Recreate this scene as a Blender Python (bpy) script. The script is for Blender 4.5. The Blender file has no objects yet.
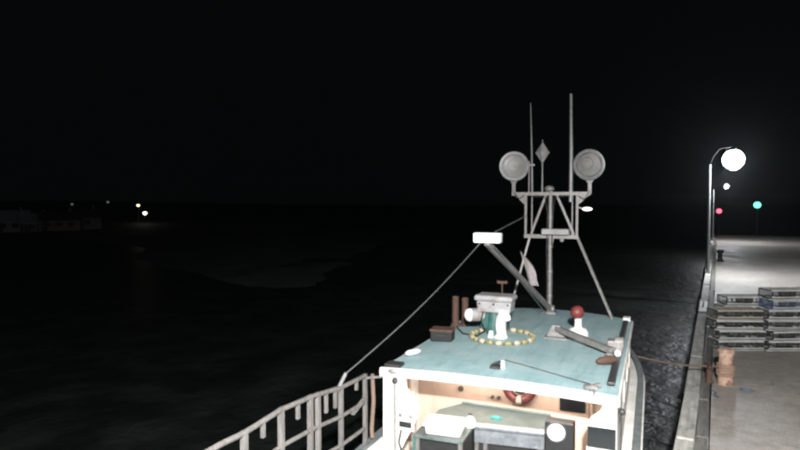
import bpy, bmesh, math, random
import numpy as np
from mathutils import Vector, Matrix, noise
random.seed(7)
R = math.radians
sc = bpy.context.scene
col = sc.collection

# ------------------------------------------------------------------ camera, sky, exposure
YAW = 28.7                       # the camera looks this far left of the wharf's own direction
cd = bpy.data.cameras.new('camera'); cd.lens = 26.1; cd.sensor_width = 36.0
cd.clip_start = 0.05; cd.clip_end = 9000
cam = bpy.data.objects.new('camera', cd); col.objects.link(cam)
cam.location = (0.614, 0.0, 4.5)
cam.rotation_euler = (R(90) - 0.036, 0, R(YAW))
sc.camera = cam

world = bpy.data.worlds.new('World'); sc.world = world; world.use_nodes = True
wn = world.node_tree.nodes; bg = wn['Background']
bg.inputs[0].default_value = (0.55, 0.92, 0.92, 1); bg.inputs[1].default_value = 0.0019   # overcast night

sc.view_settings.view_transform = 'Standard'; sc.view_settings.look = 'None'
sc.view_settings.exposure = 0.0; sc.view_settings.gamma = 1.0
sc.cycles.use_denoising = True
sc.cycles.max_bounces = 6; sc.cycles.sample_clamp_indirect = 4.0
sc.cycles.volume_bounces = 0
sc.cycles.pixel_filter_type = 'GAUSSIAN'; sc.cycles.filter_width = 2.9      # soft webcam optics
sc.cycles.caustics_reflective = False; sc.cycles.caustics_refractive = False

KEY_W = 3350.0; LAMP_W = 300.0; FAR_W = 260.0      # downward radiant intensity of the three wharf lamps

# ------------------------------------------------------------------ materials
def new_mat(name):
    m = bpy.data.materials.new(name); m.use_nodes = True
    nt = m.node_tree; b = nt.nodes['Principled BSDF']
    return m, nt, b
def paint(name, c1, c2=None, rough=0.5, metal=0.0, scale=6.0, detail=6.0, lo=0.35, hi=0.65, bump=0.0, bscale=40.0, stretch=(1, 1, 1), c3=None, s3=1.2, lo3=.55, hi3=.7, spec=0.5):
    """colour noise of c1/c2, optional larger stains c3, fine bump"""
    m, nt, b = new_mat(name); N = nt.nodes; L = nt.links
    b.inputs['Roughness'].default_value = rough; b.inputs['Metallic'].default_value = metal
    b.inputs['Specular IOR Level'].default_value = spec
    tc = N.new('ShaderNodeTexCoord'); mp = N.new('ShaderNodeMapping'); mp.inputs['Scale'].default_value = stretch
    L.new(tc.outputs['Object'], mp.inputs[0])
    c2 = c2 or tuple(v * .7 for v in c1)
    nz = N.new('ShaderNodeTexNoise'); nz.inputs['Scale'].default_value = scale; nz.inputs['Detail'].default_value = detail
    nz.inputs['Roughness'].default_value = .65
    L.new(mp.outputs[0], nz.inputs['Vector'])
    rp = N.new('ShaderNodeValToRGB'); rp.color_ramp.elements[0].position = lo; rp.color_ramp.elements[1].position = hi
    rp.color_ramp.elements[0].color = (*c2, 1); rp.color_ramp.elements[1].color = (*c1, 1)
    L.new(nz.outputs['Fac'], rp.inputs[0]); out = rp.outputs[0]
    if c3:
        n3 = N.new('ShaderNodeTexNoise'); n3.inputs['Scale'].default_value = s3; n3.inputs['Detail'].default_value = 8
        n3.inputs['Roughness'].default_value = .7
        L.new(tc.outputs['Object'], n3.inputs['Vector'])
        r3 = N.new('ShaderNodeMapRange'); r3.inputs['From Min'].default_value = lo3; r3.inputs['From Max'].default_value = hi3
        L.new(n3.outputs['Fac'], r3.inputs['Value'])
        mx = N.new('ShaderNodeMix'); mx.data_type = 'RGBA'
        L.new(r3.outputs[0], mx.inputs['Factor']); L.new(out, mx.inputs['A']); mx.inputs['B'].default_value = (*c3, 1)
        out = mx.outputs['Result']
    L.new(out, b.inputs['Base Color'])
    rr = N.new('ShaderNodeMapRange'); rr.inputs['To Min'].default_value = max(.05, rough - .12); rr.inputs['To Max'].default_value = min(1, rough + .12)
    L.new(nz.outputs['Fac'], rr.inputs['Value']); L.new(rr.outputs[0], b.inputs['Roughness'])
    if bump:
        nb = N.new('ShaderNodeTexNoise'); nb.inputs['Scale'].default_value = bscale; nb.inputs['Detail'].default_value = 5
        L.new(mp.outputs[0], nb.inputs['Vector'])
        bm = N.new('ShaderNodeBump'); bm.inputs['Strength'].default_value = bump; bm.inputs['Distance'].default_value = .02
        L.new(nb.outputs['Fac'], bm.inputs['Height']); L.new(bm.outputs[0], b.inputs['Normal'])
    return m
def glow(name, c, s):
    m, nt, b = new_mat(name)
    b.inputs['Base Color'].default_value = (*[min(.9, v) for v in c], 1)
    b.inputs['Emission Color'].default_value = (*c, 1); b.inputs['Emission Strength'].default_value = s
    nz = nt.nodes.new('ShaderNodeTexNoise'); nz.inputs['Scale'].default_value = 9
    mr = nt.nodes.new('ShaderNodeMapRange'); mr.inputs['To Min'].default_value = .25; mr.inputs['To Max'].default_value = .4
    nt.links.new(nz.outputs['Fac'], mr.inputs['Value']); nt.links.new(mr.outputs[0], b.inputs['Roughness'])
    return m

M = {}
def roof_mat():
    m = paint('roof_teal_paint', (.345, .49, .505), (.26, .395, .41), .5, scale=2.6, lo=.36, hi=.64, c3=(.37, .45, .45), s3=1.3, lo3=.5, hi3=.7, bump=.3, bscale=90)
    nt = m.node_tree; N = nt.nodes; L = nt.links; b = N['Principled BSDF']
    src = b.inputs['Base Color'].links[0].from_socket; tc = [n for n in N if n.type == 'TEX_COORD'][0]
    def layer(src, stretch, scale, lo, hi, colr, amt):
        mp = N.new('ShaderNodeMapping'); mp.inputs['Scale'].default_value = stretch; L.new(tc.outputs['Object'], mp.inputs[0])
        n = N.new('ShaderNodeTexNoise'); n.inputs['Scale'].default_value = scale; n.inputs['Detail'].default_value = 9; n.inputs['Roughness'].default_value = .7
        L.new(mp.outputs[0], n.inputs['Vector'])
        r = N.new('ShaderNodeMapRange'); r.inputs['From Min'].default_value = lo; r.inputs['From Max'].default_value = hi; r.inputs['To Max'].default_value = amt
        L.new(n.outputs['Fac'], r.inputs['Value'])
        x = N.new('ShaderNodeMix'); x.data_type = 'RGBA'; L.new(r.outputs[0], x.inputs['Factor']); L.new(src, x.inputs['A']); x.inputs['B'].default_value = (*colr, 1)
        return x.outputs['Result']
    src = layer(src, (5, .5, 1), 1.6, .52, .72, (.15, .22, .22), .65)      # run-off streaks
    src = layer(src, (.6, 4, 1), 2.0, .58, .74, (.46, .52, .52), .6)       # scuffs worn pale
    src = layer(src, (1, 1, 1), 9.0, .66, .76, (.17, .10, .06), .8)        # rust specks
    L.new(src, b.inputs['Base Color'])
    return m
M['roof'] = roof_mat()
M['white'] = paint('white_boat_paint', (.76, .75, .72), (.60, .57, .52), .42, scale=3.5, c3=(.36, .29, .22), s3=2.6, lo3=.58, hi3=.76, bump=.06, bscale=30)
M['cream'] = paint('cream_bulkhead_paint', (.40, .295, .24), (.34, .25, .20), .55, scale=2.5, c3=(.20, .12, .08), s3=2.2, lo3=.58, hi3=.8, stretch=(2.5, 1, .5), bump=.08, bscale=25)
M['hull'] = paint('dark_green_hull_paint', (.03, .09, .085), (.02, .06, .06), .35, scale=2, c3=(.12, .12, .11), s3=1.1, lo3=.6, hi3=.8)
M['gunwale'] = paint('grey_gunwale_paint', (.17, .19, .19), (.09, .10, .10), .5, scale=5, c3=(.08, .08, .07), s3=3)
M['deck'] = paint('boat_deck_paint', (.16, .20, .20), (.10, .12, .12), .6, scale=4, bump=.2)
M['galv'] = paint('galvanised_steel', (.30, .29, .28), (.19, .18, .17), .5, .35, scale=14, c3=(.22, .13, .08), s3=6, lo3=.62, hi3=.75)
M['alu'] = paint('dull_aluminium', (.32, .32, .32), (.22, .22, .22), .45, .4, scale=10)
M['darkmetal'] = paint('dark_metal', (.05, .05, .05), (.03, .03, .03), .5, .2, scale=12)
M['black'] = paint('black_rubber', (.010, .010, .011), (.006, .006, .006), .6, scale=9)
M['rust'] = paint('rusty_pipe', (.12, .06, .04), (.06, .035, .025), .8, .1, scale=14, bump=.3)
M['red'] = paint('faded_red_paint', (.085, .014, .014), (.05, .011, .011), .45, scale=8)
M['redball'] = paint('dark_red_plastic', (.20, .035, .03), (.12, .03, .025), .5, scale=7)
M['plastic'] = paint('white_plastic', (.82, .82, .80), (.74, .74, .72), .35, scale=5)
M['radar'] = paint('grey_radar_case', (.40, .40, .41), (.28, .27, .27), .45, scale=5, c3=(.22, .16, .12), s3=3.5, lo3=.52, hi3=.7)
M['teal'] = paint('green_plastic', (.05, .14, .12), (.03, .09, .08), .5, scale=8)
M['glove'] = paint('green_glove_rubber', (.03, .2, .18), (.02, .13, .12), .6, scale=9)
M['bluelid'] = paint('pale_blue_lid', (.6, .68, .76), (.5, .58, .66), .4, scale=5)
M['yellow'] = paint('yellowed_float', (.34, .31, .14), (.22, .20, .09), .5, scale=12)
M['palefloat'] = paint('pale_float', (.50, .44, .32), (.34, .28, .2), .5, scale=12)
M['rope'] = paint('weathered_rope', (.20, .145, .105), (.12, .08, .06), .85, scale=60, bump=.5, bscale=120)
M['palerope'] = paint('pale_pink_rope', (.40, .27, .20), (.22, .14, .10), .85, scale=50, bump=.5, bscale=120)
M['bluerope'] = paint('blue_rope', (.14, .18, .24), (.09, .115, .16), .8, scale=60, bump=.4, bscale=120)
M['wire'] = paint('steel_cable', (.18, .19, .19), (.12, .12, .12), .5, .5, scale=40)
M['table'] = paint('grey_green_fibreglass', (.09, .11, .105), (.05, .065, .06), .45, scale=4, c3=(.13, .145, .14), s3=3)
M['steelgrey'] = paint('scuffed_grey_sheet', (.20, .21, .225), (.11, .12, .13), .4, .3, scale=7, c3=(.30, .30, .30), s3=5)
M['rackwood'] = paint('grey_rack_timber', (.155, .145, .138), (.08, .074, .07), .75, scale=6, stretch=(3, 3, .6), bump=.3)
M['timber'] = paint('weathered_coping_timber', (.54, .53, .49), (.29, .285, .26), .8, scale=3.0, stretch=(3, .5, 3), bump=.5, bscale=14, c3=(.09, .09, .08), s3=1.4, lo3=.55, hi3=.72)
M['timber2'] = paint('dark_walkway_timber', (.20, .19, .175), (.1, .1, .09), .8, scale=3.0, stretch=(3, .5, 3), bump=.5, bscale=14, c3=(.3, .29, .27), s3=1.2, lo3=.58, hi3=.75)
M['pile'] = paint('creosoted_pile', (.06, .055, .045), (.03, .028, .024), .85, scale=4, stretch=(3, 3, .4), bump=.5, bscale=10)
M['whitepaint'] = paint('white_marker_paint', (.74, .75, .74), (.6, .6, .58), .6, scale=8)
M['bollard'] = paint('buff_bollard_paint', (.60, .42, .32), (.36, .22, .16), .7, scale=7, c3=(.14, .075, .05), s3=4, lo3=.50, hi3=.62, bump=.6)
M['trapwood'] = paint('weathered_lath', (.66, .665, .65), (.34, .345, .335), .8, scale=5, stretch=(.6, 3, 3), bump=.3)
M['trappale'] = paint('pale_lath', (.72, .72, .69), (.44, .44, .42), .8, scale=5, stretch=(.6, 3, 3), bump=.3)
M['traptan'] = paint('tan_lath', (.55, .51, .43), (.36, .33, .27), .8, scale=5, stretch=(.6, 3, 3), bump=.3)
M['trapdark'] = paint('dark_coated_wire', (.06, .063, .06), (.035, .037, .035), .6, scale=12)
M['trapgrey'] = paint('grey_coated_wire', (.10, .105, .10), (.06, .065, .06), .6, scale=12)
M['trapblue'] = paint('blue_coated_wire', (.12, .16, .27), (.07, .1, .18), .6, scale=12)
M['twine'] = paint('trap_twine', (.20, .22, .18), (.12, .13, .11), .9, scale=30)
M['polemetal'] = paint('galvanised_lamp_pole', (.24, .25, .25), (.17, .18, .18), .45, .3, scale=8, stretch=(2, 2, .4))
M['glass'] = paint('dark_glass', (.012, .014, .015), (.01, .011, .012), .12, scale=3)
M['lens'] = paint('searchlight_glass', (.25, .25, .24), (.19, .19, .18), .4, scale=5)
LENS_R = .17
M['glare'] = glow('wharf_lamp_glare', (.90, .95, 1.0), 110)  # glow for the ball that imitates lens glare
M['lens_near'] = glow('wharf_lamp_lens', (.90, .95, 1.0), LAMP_W / (math.pi * LENS_R ** 2))
M['lens_key'] = glow('near_wharf_lamp_lens', (.98, .97, .96), KEY_W / (math.pi * LENS_R ** 2))
M['lens_far'] = glow('far_wharf_lamp_lens', (.94, .96, 1.0), FAR_W / (math.pi * LENS_R ** 2))
M['redlens'] = glow('red_signal_lens', (1.0, .10, .18), 3.0)
M['greenlens'] = glow('green_signal_lens', (.17, 1.0, .60), 2.4)
M['led'] = glow('work_light_lens', (1.0, 1.0, .96), 2.4)
M['steam'] = glow('steaming_light_lens', (1.0, .99, .95), 3.0)
M['tube'] = glow('warm_cabin_tube', (1.0, .84, .73), 200.0)
M['shorelamp'] = glow('shore_lamp_bulb', (1.0, .95, .80), 6.0)
M['shorewarm'] = glow('shore_lamp_warm_bulb', (1.0, .84, .45), 4.0)
M['shoredim'] = glow('shore_lamp_dim_bulb', (.8, .85, .75), .12)
M['shed'] = paint('brown_shed_boards', (.33, .27, .245), (.22, .17, .15), .85, scale=1.5, stretch=(6, 6, .5))
M['clap'] = paint('pale_clapboard', (.40, .39, .38), (.3, .29, .28), .8, scale=2)
M['shingle'] = paint('dark_shingle_roof', (.11, .10, .10), (.06, .06, .06), .9, scale=3)
M['palest'] = paint('pale_metal_roof', (.50, .52, .55), (.4, .42, .45), .6, scale=2)
M['flagcloth'] = paint('faded_flag_cloth', (.45, .40, .40), (.32, .28, .28), .9, scale=9)
M['shore'] = paint('mud_and_grass', (.06, .065, .06), (.025, .027, .025), .9, scale=.35, c3=(.09, .094, .088), s3=.07, lo3=.5, hi3=.62, bump=.6, bscale=1.5)

# wharf deck: worn concrete with damp, shinier patches
def deck_mat():
    m, nt, b = new_mat('wharf_concrete'); N = nt.nodes; L = nt.links
    tc = N.new('ShaderNodeTexCoord')
    a = N.new('ShaderNodeTexNoise'); a.inputs['Scale'].default_value = .35; a.inputs['Detail'].default_value = 9; a.inputs['Roughness'].default_value = .72
    f = N.new('ShaderNodeTexNoise'); f.inputs['Scale'].default_value = 26; f.inputs['Detail'].default_value = 6; f.inputs['Roughness'].default_value = .8
    v = N.new('ShaderNodeTexVoronoi'); v.inputs['Scale'].default_value = 60
    for n in (a, f, v): L.new(tc.outputs['Object'], n.inputs['Vector'])
    r1 = N.new('ShaderNodeValToRGB'); e = r1.color_ramp.elements
    e[0].position = .34; e[0].color = (.28, .252, .228, 1); e[1].position = .66; e[1].color = (.45, .412, .375, 1)
    L.new(a.outputs['Fac'], r1.inputs[0])
    r2 = N.new('ShaderNodeMapRange'); r2.inputs['From Min'].default_value = .3; r2.inputs['From Max'].default_value = .7
    r2.inputs['To Min'].default_value = .6; r2.inputs['To Max'].default_value = 1.35
    L.new(f.outputs['Fac'], r2.inputs['Value'])
    mx = N.new('ShaderNodeMix'); mx.data_type = 'RGBA'; mx.blend_type = 'MULTIPLY'; mx.inputs['Factor'].default_value = 1
    L.new(r1.outputs[0], mx.inputs['A']); L.new(r2.outputs[0], mx.inputs['B'])
    L.new(mx.outputs['Result'], b.inputs['Base Color'])
    g = N.new('ShaderNodeTexNoise'); g.inputs['Scale'].default_value = 3.2; g.inputs['Detail'].default_value = 8; g.inputs['Roughness'].default_value = .75
    L.new(tc.outputs['Object'], g.inputs['Vector'])
    gr = N.new('ShaderNodeMapRange'); gr.inputs['From Min'].default_value = .36; gr.inputs['From Max'].default_value = .62; gr.inputs['To Min'].default_value = .78; gr.inputs['To Max'].default_value = 1.12
    L.new(g.outputs['Fac'], gr.inputs['Value'])
    vc = N.new('ShaderNodeTexVoronoi'); vc.feature = 'DISTANCE_TO_EDGE'; vc.inputs['Scale'].default_value = .33
    wp = N.new('ShaderNodeMix'); wp.data_type = 'VECTOR'; wp.inputs['Factor'].default_value = .12
    L.new(tc.outputs['Object'], wp.inputs['A']); L.new(g.outputs['Color'], wp.inputs['B']); L.new(wp.outputs['Result'], vc.inputs['Vector'])
    cr_ = N.new('ShaderNodeMapRange'); cr_.inputs['From Max'].default_value = .006; cr_.inputs['To Min'].default_value = .7
    L.new(vc.outputs['Distance'], cr_.inputs['Value'])
    mm = N.new('ShaderNodeMath'); mm.operation = 'MULTIPLY'; L.new(gr.outputs[0], mm.inputs[0]); L.new(cr_.outputs[0], mm.inputs[1])
    m2 = N.new('ShaderNodeMix'); m2.data_type = 'RGBA'; m2.blend_type = 'MULTIPLY'; m2.inputs['Factor'].default_value = 1
    L.new(mx.outputs['Result'], m2.inputs['A']); L.new(mm.outputs[0], m2.inputs['B']); L.new(m2.outputs['Result'], b.inputs['Base Color'])
    rr = N.new('ShaderNodeMapRange'); rr.inputs['From Min'].default_value = .4; rr.inputs['From Max'].default_value = .62
    rr.inputs['To Min'].default_value = .42; rr.inputs['To Max'].default_value = .8
    L.new(a.outputs['Fac'], rr.inputs['Value']); L.new(rr.outputs[0], b.inputs['Roughness'])
    bm = N.new('ShaderNodeBump'); bm.inputs['Strength'].default_value = .35; bm.inputs['Distance'].default_value = .01
    L.new(f.outputs['Fac'], bm.inputs['Height']); L.new(bm.outputs[0], b.inputs['Normal'])
    return m
M['concrete'] = deck_mat()
def water_mat():
    m, nt, b = new_mat('harbour_water'); N = nt.nodes; L = nt.links
    b.inputs['Base Color'].default_value = (.012, .016, .013, 1); b.inputs['Roughness'].default_value = .44
    b.inputs['IOR'].default_value = 1.33
    tc = N.new('ShaderNodeTexCoord')
    hs = []
    for s, d in ((1.1, 3), (4.0, 4)):
        n = N.new('ShaderNodeTexNoise'); n.inputs['Scale'].default_value = s; n.inputs['Detail'].default_value = d
        n.inputs['Distortion'].default_value = .4
        L.new(tc.outputs['Object'], n.inputs['Vector']); hs.append(n)
    ad = N.new('ShaderNodeMath'); ad.operation = 'MULTIPLY_ADD'; ad.inputs[1].default_value = .35
    L.new(hs[1].outputs['Fac'], ad.inputs[0]); L.new(hs[0].outputs['Fac'], ad.inputs[2])
    bm = N.new('ShaderNodeBump'); bm.inputs['Strength'].default_value = 1.0; bm.inputs['Distance'].default_value = .12
    L.new(ad.outputs[0], bm.inputs['Height']); L.new(bm.outputs[0], b.inputs['Normal'])
    # silt carried in the water
    n = N.new('ShaderNodeTexNoise'); n.inputs['Scale'].default_value = .5; n.inputs['Detail'].default_value = 7
    L.new(tc.outputs['Object'], n.inputs['Vector'])
    rp = N.new('ShaderNodeValToRGB'); rp.color_ramp.elements[0].color = (.005, .007, .006, 1); rp.color_ramp.elements[1].color = (.016, .020, .017, 1)
    rp.color_ramp.elements[0].position = .4; rp.color_ramp.elements[1].position = .7
    L.new(n.outputs['Fac'], rp.inputs[0]); L.new(rp.outputs[0], b.inputs['Base Color'])
    return m
M['water'] = water_mat()

# ------------------------------------------------------------------ mesh helpers
class MB:
    def __init__(s): s.v = []; s.f = []
    def add(s, v, f):
        o = len(s.v); s.v += [tuple(p) for p in v]; s.f += [tuple(i + o for i in q) for q in f]; return s
    def box(s, x0, x1, y0, y1, z0, z1):
        return s.add([(x0, y0, z0), (x1, y0, z0), (x1, y1, z0), (x0, y1, z0), (x0, y0, z1), (x1, y0, z1), (x1, y1, z1), (x0, y1, z1)],
                     [(0, 3, 2, 1), (4, 5, 6, 7), (0, 1, 5, 4), (1, 2, 6, 5), (2, 3, 7, 6), (3, 0, 4, 7)])
    def bar(s, p, q, w, h=None, up=(0, 0, 1)):
        p = Vector(p); q = Vector(q); h = h or w; d = (q - p).normalized(); u = Vector(up)
        if abs(d.dot(u)) > .97: u = Vector((0, 1, 0))
        a = d.cross(u).normalized(); b = a.cross(d).normalized()
        o = [a * (-w / 2) + b * (-h / 2), a * (w / 2) + b * (-h / 2), a * (w / 2) + b * (h / 2), a * (-w / 2) + b * (h / 2)]
        return s.add([p + k for k in o] + [q + k for k in o], [(0, 1, 2, 3), (7, 6, 5, 4), (0, 4, 5, 1), (1, 5, 6, 2), (2, 6, 7, 3), (3, 7, 4, 0)])
    def tube(s, pts, r, n=8, closed=False):
        pts = [Vector(p) for p in pts]; k = len(pts); rs = r if isinstance(r, (list, tuple)) else [r] * k
        vs = []; fs = []; ref = None
        for i, p in enumerate(pts):
            if closed: d = (pts[(i + 1) % k] - pts[i - 1]).normalized()
            else: d = (pts[min(i + 1, k - 1)] - pts[max(i - 1, 0)]).normalized()
            if ref is None: ref = Vector((0, 0, 1)) if abs(d.z) < .9 else Vector((1, 0, 0))
            a = (ref - d * ref.dot(d)).normalized(); ref = a; b = d.cross(a)
            vs += [p + (a * math.cos(t) + b * math.sin(t)) * rs[i] for t in [2 * math.pi * j / n for j in range(n)]]
        for i in range(k if closed else k - 1):
            i2 = (i + 1) % k
            fs += [(i * n + j, i * n + (j + 1) % n, i2 * n + (j + 1) % n, i2 * n + j) for j in range(n)]
        if not closed:
            fs += [tuple(range(n - 1, -1, -1)), tuple((k - 1) * n + j for j in range(n))]
        return s.add(vs, fs)
    def lathe(s, prof, n=20, at=(0, 0, 0), axis=(0, 0, 1)):
        q = Vector((0, 0, 1)).rotation_difference(Vector(axis)); at = Vector(at); vs = []; fs = []
        for r, z in prof:
            vs += [at + q @ Vector((r * math.cos(2 * math.pi * j / n), r * math.sin(2 * math.pi * j / n), z)) for j in range(n)]
        for i in range(len(prof) - 1):
            fs += [(i * n + j, i * n + (j + 1) % n, (i + 1) * n + (j + 1) % n, (i + 1) * n + j) for j in range(n)]
        fs += [tuple(range(n - 1, -1, -1)), tuple((len(prof) - 1) * n + j for j in range(n))]
        return s.add(vs, fs)
    def ball(s, c, r, n=12, m=8, sq=(1, 1, 1)):
        c = Vector(c); vs = []; fs = []
        for i in range(m + 1):
            t = math.pi * i / m
            vs += [c + Vector((r * sq[0] * math.sin(t) * math.cos(2 * math.pi * j / n), r * sq[1] * math.sin(t) * math.sin(2 * math.pi * j / n), r * sq[2] * math.cos(t))) for j in range(n)]
        for i in range(m):
            fs += [(i * n + j, (i + 1) * n + j, (i + 1) * n + (j + 1) % n, i * n + (j + 1) % n) for j in range(n)]
        return s.add(vs, fs)
    def prism(s, poly, d, o, u, v, w):
        """polygon (a,b) in plane o + a*u + b*v, thickness d along w"""
        o, u, v, w = map(Vector, (o, u, v, w)); k = len(poly)
        vs = [o + u * a + v * b for a, b in poly] + [o + u * a + v * b + w * d for a, b in poly]
        fs = [tuple(range(k)), tuple(range(2 * k - 1, k - 1, -1))] + [(i, i + k, (i + 1) % k + k, (i + 1) % k) for i in range(k)]
        return s.add(vs, fs)
    def mesh(s, name, smooth=False):
        me = bpy.data.meshes.new(name); me.from_pydata(s.v, [], s.f)
        bm = bmesh.new(); bm.from_mesh(me); bmesh.ops.remove_doubles(bm, verts=bm.verts, dist=1e-5)
        bmesh.ops.recalc_face_normals(bm, faces=bm.faces); bm.to_mesh(me); bm.free()
        if smooth:
            for p in me.polygons: p.use_smooth = True
            try: me.set_sharp_from_angle(angle=R(40))
            except Exception: pass
        return me
    def build(s, name, mat, parent=None, smooth=False, bevel=0.0):
        me = s.mesh(name, smooth); me.materials.append(M[mat])
        o = bpy.data.objects.new(name, me); col.objects.link(o); o.parent = parent
        if bevel:
            b = o.modifiers.new('bevel', 'BEVEL'); b.width = bevel; b.segments = 2; b.limit_method = 'ANGLE'
        return o
def tag(o, label=None, cat=None, group=None, kind=None):
    for k, x in (('label', label), ('category', cat), ('group', group), ('kind', kind)):
        if x: o[k] = x
    return o
def thing(name, label, cat, loc=(0, 0, 0), rz=0.0, group=None):
    o = bpy.data.objects.new(name, None); col.objects.link(o); o.location = loc; o.rotation_euler = (0, 0, rz)
    o.empty_display_size = .2
    return tag(o, label, cat, group)
def copy_tree(o, parent=None):
    c = o.copy(); col.objects.link(c); c.parent = parent
    for ch in list(o.children): copy_tree(ch, c)
    return c
def inst(src, parent=None, loc=None):
    c = src.copy(); col.objects.link(c); c.parent = parent if parent else src.parent
    if loc: c.location = loc
    return c

# ------------------------------------------------------------------ the setting
WZ = -1.75
tag(MB().add([(-4000, -4000, WZ), (4000, -4000, WZ), (4000, 4000, WZ), (-4000, 4000, WZ)], [(0, 1, 2, 3)]).build('water', 'water'), kind='structure')

# far shore and mud spit
def build_shore():
    poly = np.array([(-600, -260), (-200, -40), (-132, 22), (-109, 54), (-93, 62), (-72, 55), (-50, 41), (-31, 33), (-27, 35), (-33, 50), (-52, 92), (-66, 200), (-90, 420), (-600, 420)], float)
    xs = np.concatenate([np.linspace(-420, -150, 45), np.linspace(-147, -12, 110)]); ys = np.concatenate([np.linspace(-120, 14, 40), np.linspace(16, 120, 80), np.linspace(125, 380, 40)])
    X, Y = np.meshgrid(xs, ys); P = np.c_[X.ravel(), Y.ravel()]
    d = np.full(len(P), 1e9); inside = np.zeros(len(P), bool)
    for i in range(len(poly)):
        a = poly[i]; b = poly[(i + 1) % len(poly)]; ab = b - a
        t = np.clip(((P - a) @ ab) / (ab @ ab), 0, 1); d = np.minimum(d, np.hypot(*(P - a - t[:, None] * ab).T))
        c = (a[1] > P[:, 1]) != (b[1] > P[:, 1])
        with np.errstate(divide='ignore', invalid='ignore'):
            xi = (b[0] - a[0]) * (P[:, 1] - a[1]) / (b[1] - a[1]) + a[0]
        inside ^= c & (P[:, 0] < xi)
    sd = np.where(inside, d, -d)
    vs = []
    for (x, y), s in zip(P, sd):
        n = noise.fractal(Vector((x * .06, y * .06, 0)), .8, 2.0, 5)
        z = WZ + max(-1.2, (min(s, 26) * .035 + .0016 * max(0, min(s, 26)) ** 2) + .10 + n * .38 * min(1, max(.2, s / 6)) - .1) + max(0, min(s - 26, 200)) * .03
        vs.append((x, y, z))
    w = len(xs); fs = [(j * w + i, j * w + i + 1, (j + 1) * w + i + 1, (j + 1) * w + i) for j in range(len(ys) - 1) for i in range(w - 1)]
    o = MB().add(vs, fs).build('shore_terrain', 'shore', smooth=True)
    tag(o, kind='structure')
    return lambda x, y: min(vs, key=lambda q: (q[0] - x) ** 2 + (q[1] - y) ** 2)[2]
shore_z = build_shore()
# wharf: concrete deck, coping timbers, fender piles
WEND = 97.0
wharf = MB().box(.56, 16, -14, WEND, -1.2, 0).build('wharf', 'concrete'); tag(wharf, kind='structure')
MB().box(.30, 15.7, -13.8, WEND - .3, -6, -1.202).build('wharf_crib', 'pile', wharf)
y = -8.0; k = 0
tms = [MB().box(0, .31, 0, L_, -.16, .17).mesh('coping_timber') for L_ in (2.38, 2.98, 3.58)]
tm2 = [MB().box(.325, .545, 0, L_, -.2, .045).mesh('walkway_timber') for L_ in (2.38, 2.98, 3.58)]
for me in tms: me.materials.append(M['timber'])
for me in tm2: me.materials.append(M['timber2'])
def timbers(meshes, name, lens):
    y = -8.0
    while y < WEND - 3.6:
        i = random.randrange(3)
        o = bpy.data.objects.new(name, meshes[i]); col.objects.link(o); o.parent = wharf
        o.location = (random.uniform(-.035, .03), y, random.uniform(-.022, .02)); o.rotation_euler.z = random.uniform(-.007, .007)
        b = o.modifiers.new('bevel', 'BEVEL'); b.width = .022; b.segments = 2
        y += lens[i] + .025
timbers(tms, 'coping_timber', (2.38, 2.98, 3.58)); timbers(tm2, 'walkway_timber', (2.38, 2.98, 3.58))
pm = MB().lathe([(.15, -6), (.15, -.22), (.13, -.18)], 10).mesh('fender_pile', True); pm.materials.append(M['pile'])
for i in range(56):
    o = bpy.data.objects.new('fender_pile', pm); col.objects.link(o); o.parent = wharf; o.location = (.13 + random.uniform(-.02, .02), -7 + i * 1.85, 0)
for z in (-.45, -1.15):
    MB().box(.285, .30, -8, WEND - 1, z - .14, z + .14).build('waling', 'pile', wharf)

# ------------------------------------------------------------------ wharf lamps
def wharf_lamp(label, yy, lens, zp, zc, reach, r):
    t = thing('wharf_lamp', label, 'lamp', (.14, yy, .17), 0, 'lamps along the wharf')
    h = zp - .17; zc -= .17
    MB().box(-.14, .14, -.2, .2, 0.01, .10).build('base_plate', 'polemetal', t, bevel=.02)
    MB().tube([(0, 0, .10), (0, 0, h * .5), (0, 0, h)], [.10, .085, .065], 14).build('pole', 'polemetal', t, True)
    za = zc + r * 1.32
    MB().tube([(0, 0, h - .12), (.2, 0, h + (za - h) * .5), (.55, 0, za - .06), (reach, 0, za)], .012, 8).build('arm', 'black', t, True)
    MB().lathe([(.05, r * 1.30), (r * .22, r * 1.2), (r * .34, r * .97), (r * .32, r * .93)], 20, (reach, 0, zc)).build('lamp_cap', 'darkmetal', t, True)
    MB().ball((reach, 0, zc), r, 20, 12).build('glare', 'glare', t, True)  # glowing ball shaped as the lens glare round the lamp head
    MB().lathe([(LENS_R, .02), (LENS_R, 0)], 16, (reach, 0, zc - r - .01)).build('lens', lens, t)
    return t
wharf_lamp('tall wharf lamp with brightest white glare above the lobster traps', 41.0, 'lens_near', 6.94, 7.22, 1.27, .58)
wharf_lamp('small distant wharf lamp seen just below the brightest glare', 78.0, 'lens_far', 6.2, 6.62, 1.35, .15)
wharf_lamp('wharf lamp standing beside the viewpoint, lighting the boat roof', -1.0, 'lens_key', 6.94, 7.22, 1.27, .58)

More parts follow.
